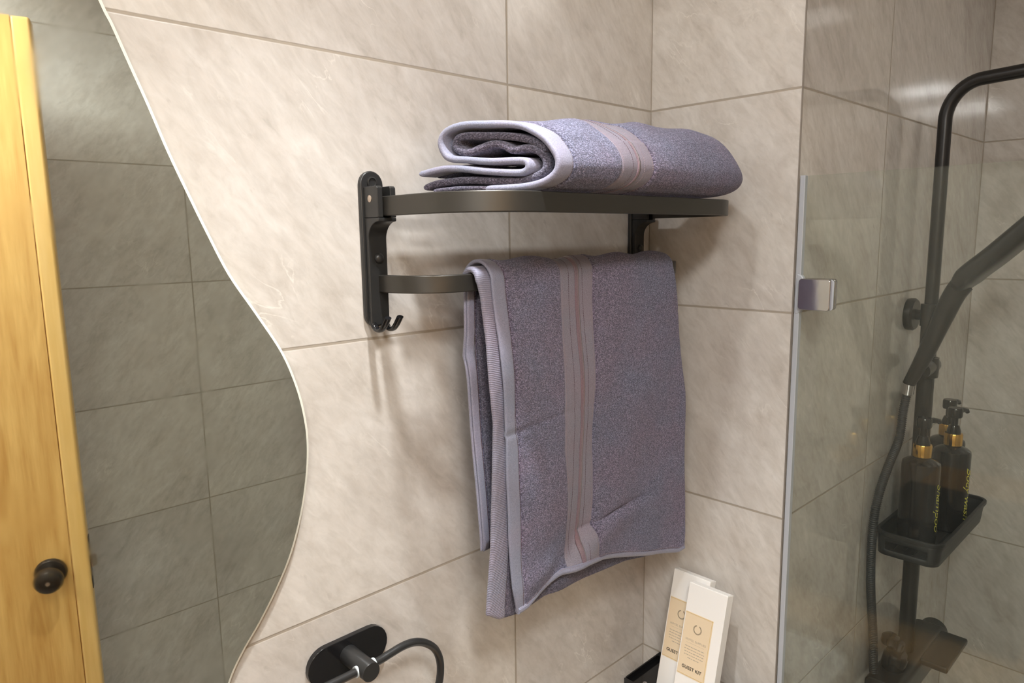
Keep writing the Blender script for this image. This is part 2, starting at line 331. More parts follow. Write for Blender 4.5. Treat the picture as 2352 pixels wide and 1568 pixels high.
def smoothpath(pts, n=8):
    """Catmull-Rom through pts"""
    P = [np.array(p, float) for p in pts]; P = [2*P[0]-P[1]]+P+[2*P[-1]-P[-2]]; out = []
    for i in range(1, len(P)-2):
        for k in range(n):
            t = k/n; a, b_, c, d = P[i-1:i+3]
            out.append(0.5*((2*b_)+(-a+c)*t+(2*a-5*b_+4*c-d)*t*t+(-a+3*b_-3*c+d)*t**3))
    out.append(P[-2]); return [tuple(q) for q in out]
def rect(w, h): return [(-w/2, -h/2), (w/2, -h/2), (w/2, h/2), (-w/2, h/2)]

# thick cloth sheet: centre grid G[i][j] (rows, cols, 3), rounded rims
def thick(G, T, name, mat, parent=None, rim=None, open_rows=(False, False), open_cols=(False, False), sub=0):
    G = np.asarray(G, float); nr, nc, _ = G.shape
    du = np.gradient(G, axis=1); dv = np.gradient(G, axis=0)
    nrm = np.cross(du, dv); nrm /= (np.linalg.norm(nrm, axis=2, keepdims=True)+1e-12)
    rim = rim or T/2
    def dist(A, axis):
        seg = np.linalg.norm(np.diff(A, axis=axis), axis=2); z = np.zeros_like(np.take(seg, [0], axis=axis))
        c = np.concatenate([z, np.cumsum(seg, axis=axis)], axis=axis); tot = np.take(c, [-1], axis=axis)
        return c, tot-c
    c0, c1 = dist(G, 1); r0, r1 = dist(G, 0); big = np.full((nr, nc), 9.0)
    dd = np.minimum.reduce([big if open_cols[0] else c0, big if open_cols[1] else c1, big if open_rows[0] else r0, big if open_rows[1] else r1])
    q = np.clip(1-dd/rim, 0, 1); h = T/2*np.sqrt(np.clip(1-q*q, 0, 1))
    A = G+nrm*h[..., None]; B = G-nrm*h[..., None]
    mb = MB(); idx = lambda i, j: i*nc+j
    fs = [(idx(i, j), idx(i, j+1), idx(i+1, j+1), idx(i+1, j)) for i in range(nr-1) for j in range(nc-1)]
    n = nr*nc; fb = [tuple(k+n for k in reversed(f)) for f in fs]
    border = [idx(0, j) for j in range(nc)]+[idx(i, nc-1) for i in range(1, nr)]+[idx(nr-1, j) for j in range(nc-2, -1, -1)]+[idx(i, 0) for i in range(nr-2, 0, -1)]
    side = [(border[k], border[k-1], border[k-1]+n, border[k]+n) for k in range(len(border))]
    mb.add(list(A.reshape(-1, 3))+list(B.reshape(-1, 3)), fs+fb+side)
    me = bpy.data.meshes.new(name); me.from_pydata(mb.v, [], mb.f); me.materials.append(MT[mat])
    bm = bmesh.new(); bm.from_mesh(me); bmesh.ops.remove_doubles(bm, verts=bm.verts, dist=1e-7)
    bmesh.ops.dissolve_degenerate(bm, edges=bm.edges, dist=1e-8); bmesh.ops.recalc_face_normals(bm, faces=bm.faces); bm.to_mesh(me); bm.free()
    me.polygons.foreach_set('use_smooth', [True]*len(me.polygons))
    o = bpy.data.objects.new(name, me); COL.objects.link(o)
    if parent is not None: bpy_parent(o, parent)
    return o
def spaced(a, b_, step, edge=0.0012, k=4):
    """column positions from a to b_ with extra ones near both ends for the rounded rim"""
    L_ = abs(b_-a); e = [edge*(i/k)**2*4 for i in range(k)]; e = [x for x in e if x < L_/2*0.9]
    m = max(2, int((L_-2*e[-1])/step)); mid = list(np.linspace(e[-1], L_-e[-1], m+1))
    return [a+(b_-a)*x/L_ for x in e[:-1]+mid+[L_-x for x in reversed(e[:-1])]]

# ------------------------------------------------------------------ the setting
YB, XC, YE, XL = -0.2404, 0.9142, -1.290, -2.62
def struct(mb, name, mat, **kw): return tag(mb.build(name, mat, smooth=0, **kw), kind='structure')
struct(MB().box(XL, 0.12, 0, 0.12, 0, CEIL), 'wall_back', 'tileA')
struct(MB().box(0.0, 0.1199, YB+0.12, -0.0001, 0, CEIL).box(0.0, 0.12, YB+0.0005, YB+0.12, 0, CEIL), 'wall_right', 'tileB')
struct(MB().box(0.0008, XC, YB, YB+0.12, 0, CEIL), 'wall_shower_back', 'tileC')
struct(MB().box(XC, XC+0.12, YE-0.12, YB+0.12, 0, CEIL), 'wall_shower_right', 'tileD')
DX0, DX1, DZ = -1.335, -0.612, 2.085           # doorway in the front wall
struct(MB().box(XL, DX0, YE-0.12, YE, 0, CEIL).box(DX1, XC, YE-0.12, YE, 0, CEIL).box(DX0, DX1, YE-0.12, YE, DZ, CEIL), 'wall_front', 'tileE')
struct(MB().box(XL-0.12, XL, YE-0.12, 0.12, 0, CEIL), 'wall_left', 'tileF')
struct(MB().box(XL-0.12, XC+0.12, YE-0.9, 0.12, -0.1, 0), 'floor', 'floor')
struct(MB().box(XL-0.12, XC+0.12, YE-0.9, 0.12, CEIL, CEIL+0.1), 'ceiling', 'ceil')
# hallway stub behind the doorway so it is not a hole
struct(MB().box(XL-0.12, XC+0.12, YE-1.0, YE-0.9, 0, CEIL), 'wall_hallway', 'ceil')
# door frame
tb = MB(); tb.box(DX0-0.0, DX0+0.03, YE-0.125, YE+0.006, 0, DZ).box(DX1-0.03, DX1, YE-0.125, YE+0.006, 0, DZ).box(DX0, DX1, YE-0.125, YE+0.006, DZ-0.03, DZ)
struct(tb, 'trim_1', 'woode')
# door leaf: hinged at the left end, standing ajar into the room
def door():
    hx, hy = -1.318, YE+0.010; ang = math.radians(16.2); Ld = 0.738
    M = Matrix.Translation((hx, hy, 0)) @ Matrix.Rotation(ang, 4, 'Z')
    def put(o):
        o.data.transform(M); return o
    d = put(MB().box(0, Ld-0.034, -0.02, 0.02, 0.008, 2.050).build('door_1', 'wood', smooth=0)); tag(d, kind='structure')
    d['label'] = 'oak-coloured door leaf standing ajar, seen in the mirror'
    def part(mb, name, mat, par=None, **kw):
        o = put(mb.build(name, mat, **kw)); o.parent = par or d; return o
    part(MB().box(Ld-0.034, Ld, -0.0205, 0.0205, 0.008, 2.0505), 'edge_band', 'woode', bevel=0.006, seg=3)
    kx, kz = Ld-0.073, 0.905
    k = part(MB().lathe([(0.0, 0.0), (0.031, 0.0), (0.031, 0.004), (0.028, 0.009), (0.014, 0.012), (0.0115, 0.016), (0.0115, 0.022), (0.016, 0.028), (0.024, 0.033), (0.0275, 0.041), (0.0275, 0.048), (0.023, 0.057), (0.012, 0.0615), (0.006, 0.0615), (0.0, 0.060)], (kx, 0.02, kz), (0, 1, 0), 40), 'door_knob', 'knob')
    part(MB().lathe([(0.0, 0.0), (0.004, 0.0), (0.004, 0.0015), (0.0, 0.002)], (kx, 0.0815, kz), (0, 1, 0), 16), 'knob_button', 'steel', k)
    part(MB().box(Ld, Ld+0.0015, -0.011, 0.011, kz-0.06, kz+0.06), 'latch_plate', 'knob')
    part(MB().prism([(Ld+0.001, -0.007), (Ld+0.012, -0.007), (Ld+0.004, 0.007), (Ld+0.001, 0.007)], 'z', kz-0.012, kz+0.012), 'latch_bolt', 'steel')
    for z in (0.25, 1.1, 1.85):
        part(MB().tube([(-0.004, 0.020, z-0.045), (-0.004, 0.020, z+0.045)], 0.006, 12), 'hinge', 'knob')
door()
# outer corner edge line between tile and glass
struct(MB().box(-0.0010, 0.0, YB-0.0016, YB+0.0004, 0, CEIL-0.001), 'trim_2', plain('tile_edge', (0.22, 0.19, 0.16), 0.5))

# ------------------------------------------------------------------ ceiling lamps
tg = ['small square ceiling lamp above the towel rack', 'large square ceiling panel at the far left of the room', 'middle-sized square ceiling panel before the oak door', 'square ceiling lamp over the shower']
for i, (lx, ly, ls, lp, lc, sp) in enumerate(LAMPS):
    t = thing('ceiling_lamp', (lx, ly, CEIL), tg[i], 'ceiling lamp', 'square ceiling lamps'); h = ls/2
    MB().box(lx-h-0.012, lx+h+0.012, ly-h-0.012, ly+h+0.012, CEIL-0.022, CEIL).build('housing', 'white', t, bevel=0.003)
    MB().box(lx-h, lx+h, ly-h, ly+h, CEIL-0.026, CEIL-0.0221).build('diffuser', 'diff', t, smooth=0)

# ------------------------------------------------------------------ wavy mirror on the back wall
MIR = [(-0.7681, 1.8046), (-0.7610, 1.7876), (-0.7510, 1.7602), (-0.7386, 1.7267), (-0.7258, 1.6897), (-0.7121, 1.6547), (-0.6976, 1.6192), (-0.6804, 1.5802),
       (-0.6577, 1.5425), (-0.6344, 1.5024), (-0.6216, 1.4692), (-0.6140, 1.4368), (-0.6111, 1.4035), (-0.6144, 1.3664), (-0.6234, 1.3258), (-0.6372, 1.2868),
       (-0.6548, 1.2546), (-0.6756, 1.2244), (-0.6955, 1.1997), (-0.7106, 1.1745)]
out = [(-1.18, 2.02), (-1.02, 2.05), (-0.90, 2.02), (-0.83, 1.95), (-0.79, 1.87)]+MIR+[(-0.726, 1.13), (-0.76, 1.07), (-0.84, 1.03), (-0.98, 1.02), (-1.16, 1.05), (-1.27, 1.12), (-1.30, 1.24), (-1.25, 1.40), (-1.20, 1.54), (-1.24, 1.70), (-1.29, 1.86), (-1.26, 1.97), (-1.18, 2.02)]
op = smoothpath([(a, b_, 0) for a, b_ in out], 6)[:-1]; op = [(p[0], p[1]) for p in op]; nO = len(op)
def inset(pts, d):
    res = []
    for i in range(len(pts)):
        a = np.array(pts[i-1]); c = np.array(pts[(i+1) % len(pts)]); t = c-a; t /= np.linalg.norm(t); nn = np.array([t[1], -t[0]])
        res.append((pts[i][0]+nn[0]*d, pts[i][1]+nn[1]*d))
    return res
i1 = inset(op, 0.0030)
t = thing('wall_mirror', (-0.95, -0.001, 1.03), 'wavy-edged frameless mirror on the tiled wall, reflecting the oak door', 'mirror')
MB().add([(x, -0.0080, z) for x, z in i1], [tuple(range(nO))]).build('mirror_glass', 'mirror', t, smooth=0)
rings = [(i1, -0.0080), (op, -0.0064), (op, -0.0010), (i1, -0.0010)]
vs = [(x, y, z) for P_, y in rings for x, z in P_]; fs = [(k*nO+i, k*nO+(i+1) % nO, (k+1)*nO+(i+1) % nO, (k+1)*nO+i) for k in range(3) for i in range(nO)]
MB().add(vs, fs+[tuple(3*nO+i for i in range(nO))]).build('bevelled_edge', 'bevel', t, smooth=30)

# ------------------------------------------------------------------ towel rack
rk = thing('towel_rack', (-0.281, 0, 1.50), 'matte black wall towel rack with a shelf above and a rail below', 'towel rack')
def bracket(cx, left):
    p = MB().prism(capsule_v(cx, 1.5135, 1.6827, 0.0290), 'y', -0.0065, -0.0002).build('bracket', 'black', rk, bevel=0.0018, seg=3)
    hb = MB()
    x0, x1 = cx-0.0113, cx+0.0120
    hb.prism([(-0.006, 1.6325), (-0.0330, 1.6325), (-0.0330, 1.6285)]+[(-0.0130-0.0200*math.cos(a), 1.6285-0.0195*math.sin(a)) for a in np.linspace(PI/2, 0, 10)][::-1][0:0]+[(-0.0330+0.0205*math.sin(a), 1.6090+0.0195*math.cos(a)) for a in np.linspace(0.05, PI/2, 10)]+[(-0.0125, 1.5165), (-0.006, 1.5165)], 'x', x0, x1)
    hb.build('hinge_body', 'black', p, bevel=0.0010)
    for c0, c1 in ((x0, cx-0.0045), (cx+0.0050, x1)):
        MB().prism([(-0.006, 1.6655), (-0.0310, 1.6655), (-0.0330, 1.6635), (-0.0330, 1.6327), (-0.006, 1.6327)], 'x', c0, c1).build('hinge_cheek', 'black', p, bevel=0.0008)
    rg = MB(); rg.lathe([(0.0025, -0.001), (0.0062, -0.001), (0.0062, 0.0012), (0.0048, 0.0016), (0.0040, 0.0004), (0.0025, 0.0002)], (cx, -0.0066, 1.6705), (0, -1, 0), 20)
    rg.build('screw', 'black', p)
    MB().lathe([(0, -0.001), (0.0037, -0.001), (0.0037, 0.0004), (0.0028, 0.0009), (0.0, 0.0010)], (cx-0.0113, -0.0185, 1.6525), (-1, 0, 0), 20).build('pivot_bolt', 'steel', p)
    MB().lathe([(0, -0.001), (0.0055, -0.001), (0.0055, 0.001), (0.0048, 0.0026), (0.003, 0.0038), (0.0, 0.0042)], (cx+0.001, -0.0126, 1.5895), (0, -1, 0), 24).build('button_screw', 'black', p)
    for hx in (cx-0.0075, cx+0.0080):
        path = smoothpath([(hx, -0.0095, 1.530), (hx, -0.0100, 1.519), (hx, -0.0150, 1.5125), (hx, -0.0235, 1.5120), (hx, -0.0305, 1.5170), (hx, -0.0385, 1.5265)], 6)
        MB().sweep(path, [(a*0.0042, b_*0.0026) for a, b_ in [(math.cos(2*PI*k/14), math.sin(2*PI*k/14)) for k in range(14)]], up=(0, -1, 0)).build('hook', 'blackg', p)
bracket(-0.520, True); bracket(-0.042, False)
def u_path(x0, x1, y0, yf, r, z, n=14, r2=None):
    r2 = r2 or r
    return [(x0, y0, z)]+[(a, b_, z) for a, b_ in arc(x0+r, yf+r, r, 180, 270, n)]+[(a, b_, z) for a, b_ in arc(x1-r2, yf+r2, r2, 270, 360, n)]+[(x1, y0, z)]
fp = u_path(-0.5200, -0.0360, -0.012, -0.181, 0.076, 1.6445, r2=0.064)
MB().sweep(fp, rect(0.0075, 0.0205)).build('shelf_frame', 'blackh', rk, bevel=0.0012)
for y in (-0.032, -0.064, -0.096, -0.128, -0.158):
    e = 0.0 if y > -0.11 else (0.006 if y > -0.14 else 0.026)
    MB().sweep([(-0.506+e, y, 1.6475), (-0.038-e, y, 1.6475)], rect(0.0125, 0.006)).build('slat', 'black', rk, bevel=0.001)
lp_ = u_path(-0.5165, -0.0345, -0.010, -0.0835, 0.058, 1.5617, r2=0.030)
lb = MB().sweep(lp_, rect(0.0075, 0.0190)).build('lower_rail', 'blackh', rk, bevel=0.0012)

# ------------------------------------------------------------------ hanging towel
ht = thing('hanging_towel', (-0.26, -0.085, 1.571), 'grey lilac terry towel hanging doubled over the lower rail of the rack', 'towel')
def curve(tab):
    t = sorted(tab); z = np.array([a for a, _ in t]); x = np.array([b_ for _, b_ in t]); return lambda q: np.interp(q, z, x)
hemL = curve([(1.577, -0.4366), (1.5505, -0.4341), (1.4953, -0.4268), (1.4392, -0.4225), (1.3966, -0.4206), (1.378, -0.4190), (1.3349, -0.4197), (1.2546, -0.4172), (1.1955, -0.412), (1.1656, -0.4053)])
stit = curve([(1.5762, -0.4153), (1.5215, -0.4091), (1.465, -0.4061), (1.4077, -0.4044), (1.3768, -0.3985), (1.3216, -0.3989), (1.2483, -0.398), (1.1755, -0.3920), (1.16, -0.388)])
Rr = curve([(1.5779, -0.0941), (1.5535, -0.0855), (1.5091, -0.0761), (1.4448, -0.0622), (1.378, -0.0514), (1.321, -0.0491), (1.2384, -0.0457), (1.1519, -0.0402), (1.11, -0.0423)])
bLc = curve([(1.5724, -0.327), (1.5136, -0.3219), (1.4526, -0.3183), (1.3755, -0.317), (1.3428, -0.3187), (1.3253, -0.3164), (1.2729, -0.3133), (1.2293, -0.3134), (1.18, -0.316)])
bRc = curve([(1.5698, -0.2649), (1.5081, -0.262), (1.4282, -0.2595), (1.3649, -0.2615), (1.3116, -0.2601), (1.2589, -0.2632), (1.2312, -0.2675), (1.1894, -0.2600)])
pkc = curve([(1.5664, -0.2963), (1.5107, -0.2898), (1.4481, -0.2856), (1.3691, -0.2829), (1.3177, -0.2854), (1.2576, -0.2905), (1.2257, -0.2914), (1.18, -0.2918)])
botO_x = [-0.410, -0.4054, -0.3906, -0.3583, -0.3244, -0.2861, -0.2455, -0.1872, -0.1233, -0.0569, -0.0412, -0.03]
botO_z = [1.1656, 1.1644, 1.1647, 1.175, 1.1853, 1.1873, 1.1813, 1.1633, 1.1429, 1.1253, 1.1272, 1.13]
bottomO = lambda x: np.interp(x, botO_x, botO_z)
botI_x = [-0.445, -0.4405, -0.4233, -0.3883, -0.3415, -0.2911, -0.2367, -0.1776, -0.1129, -0.0494, -0.03]
botI_z = [1.170, 1.1693, 1.1572, 1.1513, 1.1589, 1.1561, 1.1511, 1.1457, 1.1315, 1.118, 1.118]
ribc = curve([(1.5777, -0.4554), (1.5471, -0.4457), (1.4961, -0.4388), (1.4504, -0.4354), (1.4002, -0.4301), (1.3211, -0.4333), (1.243, -0.4373), (1.1731, -0.4418)])
YBAR, ZTOP = -0.0840, 1.5650
KN = [0.0, 0.065, 0.33, 0.50, 1.0]          # edge, stitch, border left, border right, right edge
def xfront(u, z):
    return float(np.interp(u, KN, [hemL(z), stit(z), bLc(z), bRc(z), Rr(z)]))
def sdx(x, z, ax, az, bx, bz):
    """signed distance to the line a-b and fraction along it"""
    dx, dz = bx-ax, bz-az; l = math.hypot(dx, dz); return ((x-ax)*dz-(z-az)*dx)/l, ((x-ax)*dx+(z-az)*dz)/(l*l)
def wrinkle(x, z):
    """how far the front leaf stands out (towards the room)"""
    lo = max(0.0, (1.566-z)/0.42)
    d = 0.0015*math.sin(19*x+7*z)+0.0022*lo*math.sin(31*x+1.3)+0.0012*math.sin(45*x-26*z+0.6)
    d += 0.0012*math.sin(38*z+9*x)
    # buckle at the lower end of the border: left flap comes forward, right part sinks
    s, t = sdx(x, z, -0.262, 1.238, -0.345, 1.163)
    fade = 1/(1+math.exp(-(t+0.10)/0.10)); g = 1/(1+math.exp(-s/0.0045))
    near = math.exp(-((z-1.19)/0.070)**2)
    d += (0.0125*(1-g)-0.005*g)*fade*near*math.exp(-max(0, abs(s)-0.02)/0.05)
    # crease running right from the border
    s2, t2 = sdx(x, z, -0.268, 1.2335, -0.135, 1.243)
    w2 = max(0.0, 1-abs((t2-0.35)/0.75))
    d -= 0.0080*math.exp(-(s2/0.0045)**2)*w2 if t2 > -0.2 else 0
    d += 0.0042*math.exp(-((s2-0.016)/0.012)**2)*w2 if t2 > -0.2 else 0
    # faint fold marks across the leaf
    d -= 0.0011*math.exp(-((z-(1.4945+0.03*(x+0.26)))/0.0022)**2)*(1 if x > -0.26 else 0.25)
    d -= 0.0022*math.exp(-((z-1.388-0.05*(x+0.40))/0.0028)**2)*math.exp(-max(0, (x+0.36))/0.04)
    d -= 0.0010*math.exp(-((z-1.395)/0.0020)**2)*(1 if -0.33 < x < -0.25 else 0)
    d += 0.0045*math.exp(-((z-1.200-0.20*(x+0.36))/0.016)**2)*math.exp(-((x+0.36)/0.035)**2)
    return d
def outer_pt(u, k, nb=26, na=16, nf=110):
    """k: 0..nb back (bottom to rail), then arc, then front down"""
    if k < nb:
        z = 1.238+(ZTOP-1.238)*k/nb + (0.012*u if k == 0 else 0)
        xl = float(np.interp(z, [1.252, 1.318, 1.383, 1.435, 1.486, 1.5407], [-0.4288, -0.4318, -0.4366, -0.4397, -0.4446, -0.4452])); xr = float(np.interp(z, [1.25, 1.45, 1.57], [-0.045, -0.062, -0.088]))
        x = float(np.interp(u, KN, [xl, xl+0.0135, -0.33, -0.26, xr]))
        return (x, -0.0655+0.0022*math.sin(22*x+17*z)+0.004*math.exp(-((z-1.478)/0.012)**2)*(u < 0.05), z)
    if k <= nb+na:
        a = PI*(k-nb)/na; x0 = float(np.interp(u, KN, [-0.4452, -0.4317, -0.33, -0.262, -0.090])); x1 = xfront(u, ZTOP); f = (k-nb)/na
        sag = 0.0020*math.sin(14*u*2+1.0)*math.sin(a)
        return (x0+(x1-x0)*f, YBAR+0.0185*math.cos(a) - wrinkle(x1, ZTOP)*f, ZTOP+(0.0178+sag)*math.sin(a))
    f = (k-nb-na)/nf; zb = float(bottomO(xfront(u, 1.17))); z = ZTOP+(zb-ZTOP)*f; x = xfront(u, z)
    return (x, YBAR-0.0185-wrinkle(x, z), z)
NK = 26+16+110
def panel(u0, u1, T, name, mat, parent, ncol=None, k0=0, k1=NK, off=0.0, cols=None, open_rows=(False, False)):
    W_ = (u1-u0)*0.38; cs = cols or spaced(u0, u1, 0.0042/0.38, edge=T/2/0.38/2.2)
    ks = list(range(k0, k1+1))
    # extra rows near the ends for a rounded hem
    fine = [k0, k0+0.12, k0+0.3, k0+0.6]+ks[1:-1]+[k1-0.6, k1-0.3, k1-0.12, k1]
    def at(u, k):
        a = int(math.floor(k)); b_ = min(a+1, NK); t = k-a; A = np.array(outer_pt(u, a)); B = np.array(outer_pt(u, b_)); return A+(B-A)*t
    G = [[at(u, k) for u in cs] for k in fine]
    G = np.array(G)
    if off:
        du = np.gradient(G, axis=1); dv = np.gradient(G, axis=0); nn = np.cross(du, dv); nn /= np.linalg.norm(nn, axis=2, keepdims=True)+1e-12
        # outward = away from the rail
        c = np.array([0, YBAR, 0]); s = np.sign(((G-c)[..., 1:2])*nn[..., 1:2]); s[s == 0] = 1
        top = np.array(fine); isarc = (top > 26) & (top < 42)
        cc = np.zeros_like(G); cc[..., 0] = G[..., 0]; cc[..., 1] = YBAR; cc[..., 2] = ZTOP
        s2 = np.sign(((G-cc)*nn).sum(axis=2, keepdims=True)); s = np.where(isarc[:, None, None], s2, s)
        G = G+nn*off*s
    return thick(G, T, name, mat, parent, rim=T/2, open_rows=open_rows)
panel(0.0, 0.062, 0.0042, 'smooth_hem', 'hem', ht)
panel(0.060, 0.332, 0.0068, 'terry_panel', 'terry', ht)
bd = panel(0.329, 0.503, 0.0040, 'border_band', 'band', ht)
panel(0.498, 1.0, 0.0068, 'terry_panel', 'terry', ht)
# rose satin stripe of the border
def stripe_u(z):  # parameter of the stripe
    return None
def front_strip(xfun, w, T, name, mat, parent, k0=30, k1=NK, off=0.0022):
    rows = []
    for k in range(k0, k1+1):
        zz = outer_pt(0.41, k)[2]; xc = float(xfun(zz))
        # find u for xc
        us = np.linspace(0, 1, 60); xs = [outer_pt(u, k)[0] for u in us]; u = float(np.interp(xc, xs, us)); du = w/0.38/2
        rows.append([outer_pt(u+du*s, k) for s in (-1, -0.5, 0, 0.5, 1)])
    G = np.array(rows); c = np.array([0, YBAR, 0])
    d1 = np.gradient(G, axis=1); d2 = np.gradient(G, axis=0); nn = np.cross(d1, d2); nn /= np.linalg.norm(nn, axis=2, keepdims=True)+1e-12
    nn *= np.where(nn[..., 1:2] > 0, -1, 1)
    return thick(G+nn*off, T, name, mat, parent, rim=T/2)
front_strip(pkc, 0.0088, 0.0008, 'satin_stripe', 'satin', bd)
def stitches(xfun, name, mat, parent, k0=28, k1=NK-1, off=0.0024, r=0.00032, step=0.0022, dash=0.62):
    pts = []
    for k in range(k0, k1+1):
        zz = outer_pt(0.3, k)[2]; xc = float(xfun(zz)); us = np.linspace(0, 1, 80); xs = [outer_pt(u, k)[0] for u in us]; u = float(np.interp(xc, xs, us))
        p = outer_pt(u, k); a = (p[1]-YBAR, p[2]-ZTOP) if k < 42 else (-1, 0); l = math.hypot(*a); pts.append((p[0], p[1]+a[0]/l*off, p[2]+a[1]/l*off))
    return dashes(pts, name, mat, parent, r, step, dash)
def dashes(pts, name, mat, parent, r=0.0003, step=0.0024, dash=0.62):
    P = np.array(pts); seg = np.linalg.norm(np.diff(P, axis=0), axis=1); c = np.concatenate([[0], np.cumsum(seg)]); mb = MB(); s = 0
    while s+step*dash < c[-1]:
        q = [tuple(np.interp(v, c, P[:, i]) for i in range(3)) for v in (s, s+step*dash)]
        mb.tube(q, r, 5); s += step
    return mb.build(name, mat, parent, smooth=60)
stitches(lambda z: stit(z)-0.0022, 'stitching', 'stitch', ht)
stitches(lambda z: bLc(z)+0.003, 'stitching', 'stitchl', bd, off=0.0022)
stitches(lambda z: bRc(z)-0.003, 'stitching', 'stitchl', bd, off=0.0022)
stitches(lambda z: pkc(z)-0.0155, 'stitching', 'stitch', bd, off=0.0022)
stitches(lambda z: pkc(z)+0.0105, 'stitching', 'stitch', bd, off=0.0022)
# bottom hem of the outer leaf
hp = []
for u in np.linspace(0.004, 0.996, 90):
    p = outer_pt(u, NK); hp.append((p[0], p[1]-0.0005, p[2]+0.0018))
MB().sweep(hp, [(a*0.0040, b_*0.0044) for a, b_ in [(math.cos(2*PI*k/12), math.sin(2*PI*k/12)) for k in range(12)]]).build('bottom_hem', 'hem', ht, smooth=60)
hb_ = [(x, y-0.0042, z+0.0050) for x, y, z in hp]; dashes(hb_, 'stitching', 'stitchl', ht)
# inner leaf: lies between the outer leaf and the rail, its ribbed hem shows on the left
def inner_pt(u, k, na=16, nf=100):
    if k <= na:
        a = PI*(0.0+k/na); x0 = -0.452+u*(0.40); x1 = float(ribc(ZTOP))*(1-u)+u*(-0.096)
        f = k/na; return (x0+(x1-x0)*f, YBAR+0.0108*math.cos(a), ZTOP+0.0108*math.sin(a))
    f = (k-na)/nf; xe = float(ribc(1.17))*(1-u)+u*(-0.047); zb = float(np.interp(xe, botI_x, botI_z)); z = ZTOP+(zb-ZTOP)*f
    x = float(ribc(z))*(1-u)+u*(float(Rr(z))-0.004)
    lowgap = 0.0
    return (x, YBAR-0.0108+0.5*0.002*math.sin(20*x+9*z)-0.55*min(0, 0)-max(0.0, wrinkle(x, z)-0.004)*0.8+max(0.0, (1.25-z))*0.05, z)
def ipanel(u0, u1, T, name, mat, parent):
    cs = spaced(u0, u1, 0.005/0.39, edge=T/2/0.39/2.2); ks = [0, 0.2, 0.6]+list(range(1, 116))+[115.4, 115.75, 116]
    def at(u, k):
        a = int(math.floor(k)); b_ = min(a+1, 116); A = np.array(inner_pt(u, a)); return A+(np.array(inner_pt(u, b_))-A)*(k-a)
    return thick([[at(u, k) for u in cs] for k in ks], T, name, mat, parent)
ipanel(0.0, 0.072, 0.0072, 'ribbed_hem', 'rib', ht)
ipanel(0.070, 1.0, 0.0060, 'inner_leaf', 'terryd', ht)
# hem of the back leaf, visible on its room side at the left
def bp_(u, k): return outer_pt(u, k)
rows = []
for k in list(range(0, 27)):
    rows.append([tuple(np.array(outer_pt(u, k))+np.array([0, -0.0042, 0.001])) for u in np.linspace(0.002, 0.060, 6)])
thick(rows, 0.0016, 'back_hem', 'hem', ht)
dashes([(outer_pt(0.052, k)[0], outer_pt(0.052, k)[1]-0.0056, outer_pt(0.052, k)[2]) for k in range(0, 26)], 'stitching', 'stitch', ht)
rows = [[tuple(np.array(outer_pt(u, k))+np.array([0, -0.0046, 0])) for u in np.linspace(0.066, 0.24, 10)] for k in range(0, 26)]
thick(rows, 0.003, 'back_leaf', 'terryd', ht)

# ------------------------------------------------------------------ folded towel on the shelf
ft = thing('folded_towel', (-0.25, -0.12, 1.655), 'grey lilac terry towel folded into a thick roll on top of the rack shelf', 'towel')
SA = [(0.55, 1.6590), (0.72, 1.6590), (0.861, 1.6600), (0.975, 1.6635), (1.052, 1.6700), (1.080, 1.6785), (1.060, 1.6890), (0.99, 1.7020), (0.895, 1.7115), (0.775, 1.7185), (0.539, 1.7225), (0.354, 1.7235), (0.226, 1.7187), (0.179, 1.7091), (0.202, 1.6979), (0.259, 1.6912),
      (0.41, 1.6885), (0.593, 1.6855), (0.771, 1.6848), (0.842, 1.6835), (0.863, 1.6790), (0.842, 1.6745), (0.77, 1.6732), (0.532, 1.6765), (0.346, 1.6805), (0.186, 1.6815), (0.006, 1.6775)]
SB = [(0.003, 1.6635), (0.117, 1.6675), (0.344, 1.6690), (0.591, 1.6665), (0.769, 1.6655), (0.885, 1.6690), (0.955, 1.6752), (0.955, 1.6855), (0.900, 1.6935), (0.819, 1.6965), (0.714, 1.6955), (0.644, 1.7010), (0.566, 1.7035), (0.474, 1.7010), (0.38, 1.6965), (0.299, 1.6985), (0.262, 1.7051), (0.302, 1.7125), (0.446, 1.7130), (0.715, 1.7085), (0.888, 1.7015), (0.975, 1.6925)]
SCc = [(0.10, 1.6595), (0.30, 1.6610), (0.50, 1.6600), (0.60, 1.6590)]
Z0 = 1.6555
def zs(x):  return float(np.interp(x, [-0.49, -0.43, -0.38, -0.25, -0.12, -0.03], [1.0, 1.02, 1.10, 1.25, 1.28, 1.24]))
def fold_pt(s, z, w, full=0.409):
    f = w/full; y = -0.05-0.14*s; x = -0.49+0.048*s+w
    k = zs(x); zz = Z0+(z-Z0)*k
    # right end rounds in
    e = max(0.0, (f-0.72)/0.28); sh = max(0.0, 1-e**2.2)**0.58; c = 1.6555+0.035
    cs_ = 0.55; s2 = cs_+(s-cs_)*(0.55+0.45*sh)*(1+0.0*f); s2 += 0.10*max(0.0, f-0.2)*(1 if s > 0.5 else -1)*0.25
    y = -0.05-0.14*s2
    zc = 1.675; zz = zc+(zz-zc)*(0.25+0.75*sh) if e > 0 else zz
    zz += 0.0022*math.sin(23*x+5*s)*min(1, w/0.05)*(z > 1.70)+0.0012*math.sin(60*x+14*s)*min(1, w/0.05)*(z > 1.68)
    zz += 0.0030*math.exp(-((s-0.75+1.6*(w-0.20))/0.10)**2)*(z > 1.70)*min(1, max(0, (w-0.17)/0.04))*sh
    zz += 0.0024*math.exp(-((s-1.15+1.9*(w-0.20))/0.08)**2)*(z > 1.69)*min(1, max(0, (w-0.19)/0.04))*sh
    x -= 0.05*max(0.0, e)**2*abs(s-0.55)*0.8
    return (x, y, max(zz, Z0+0.0032) if z < 1.664 else zz)
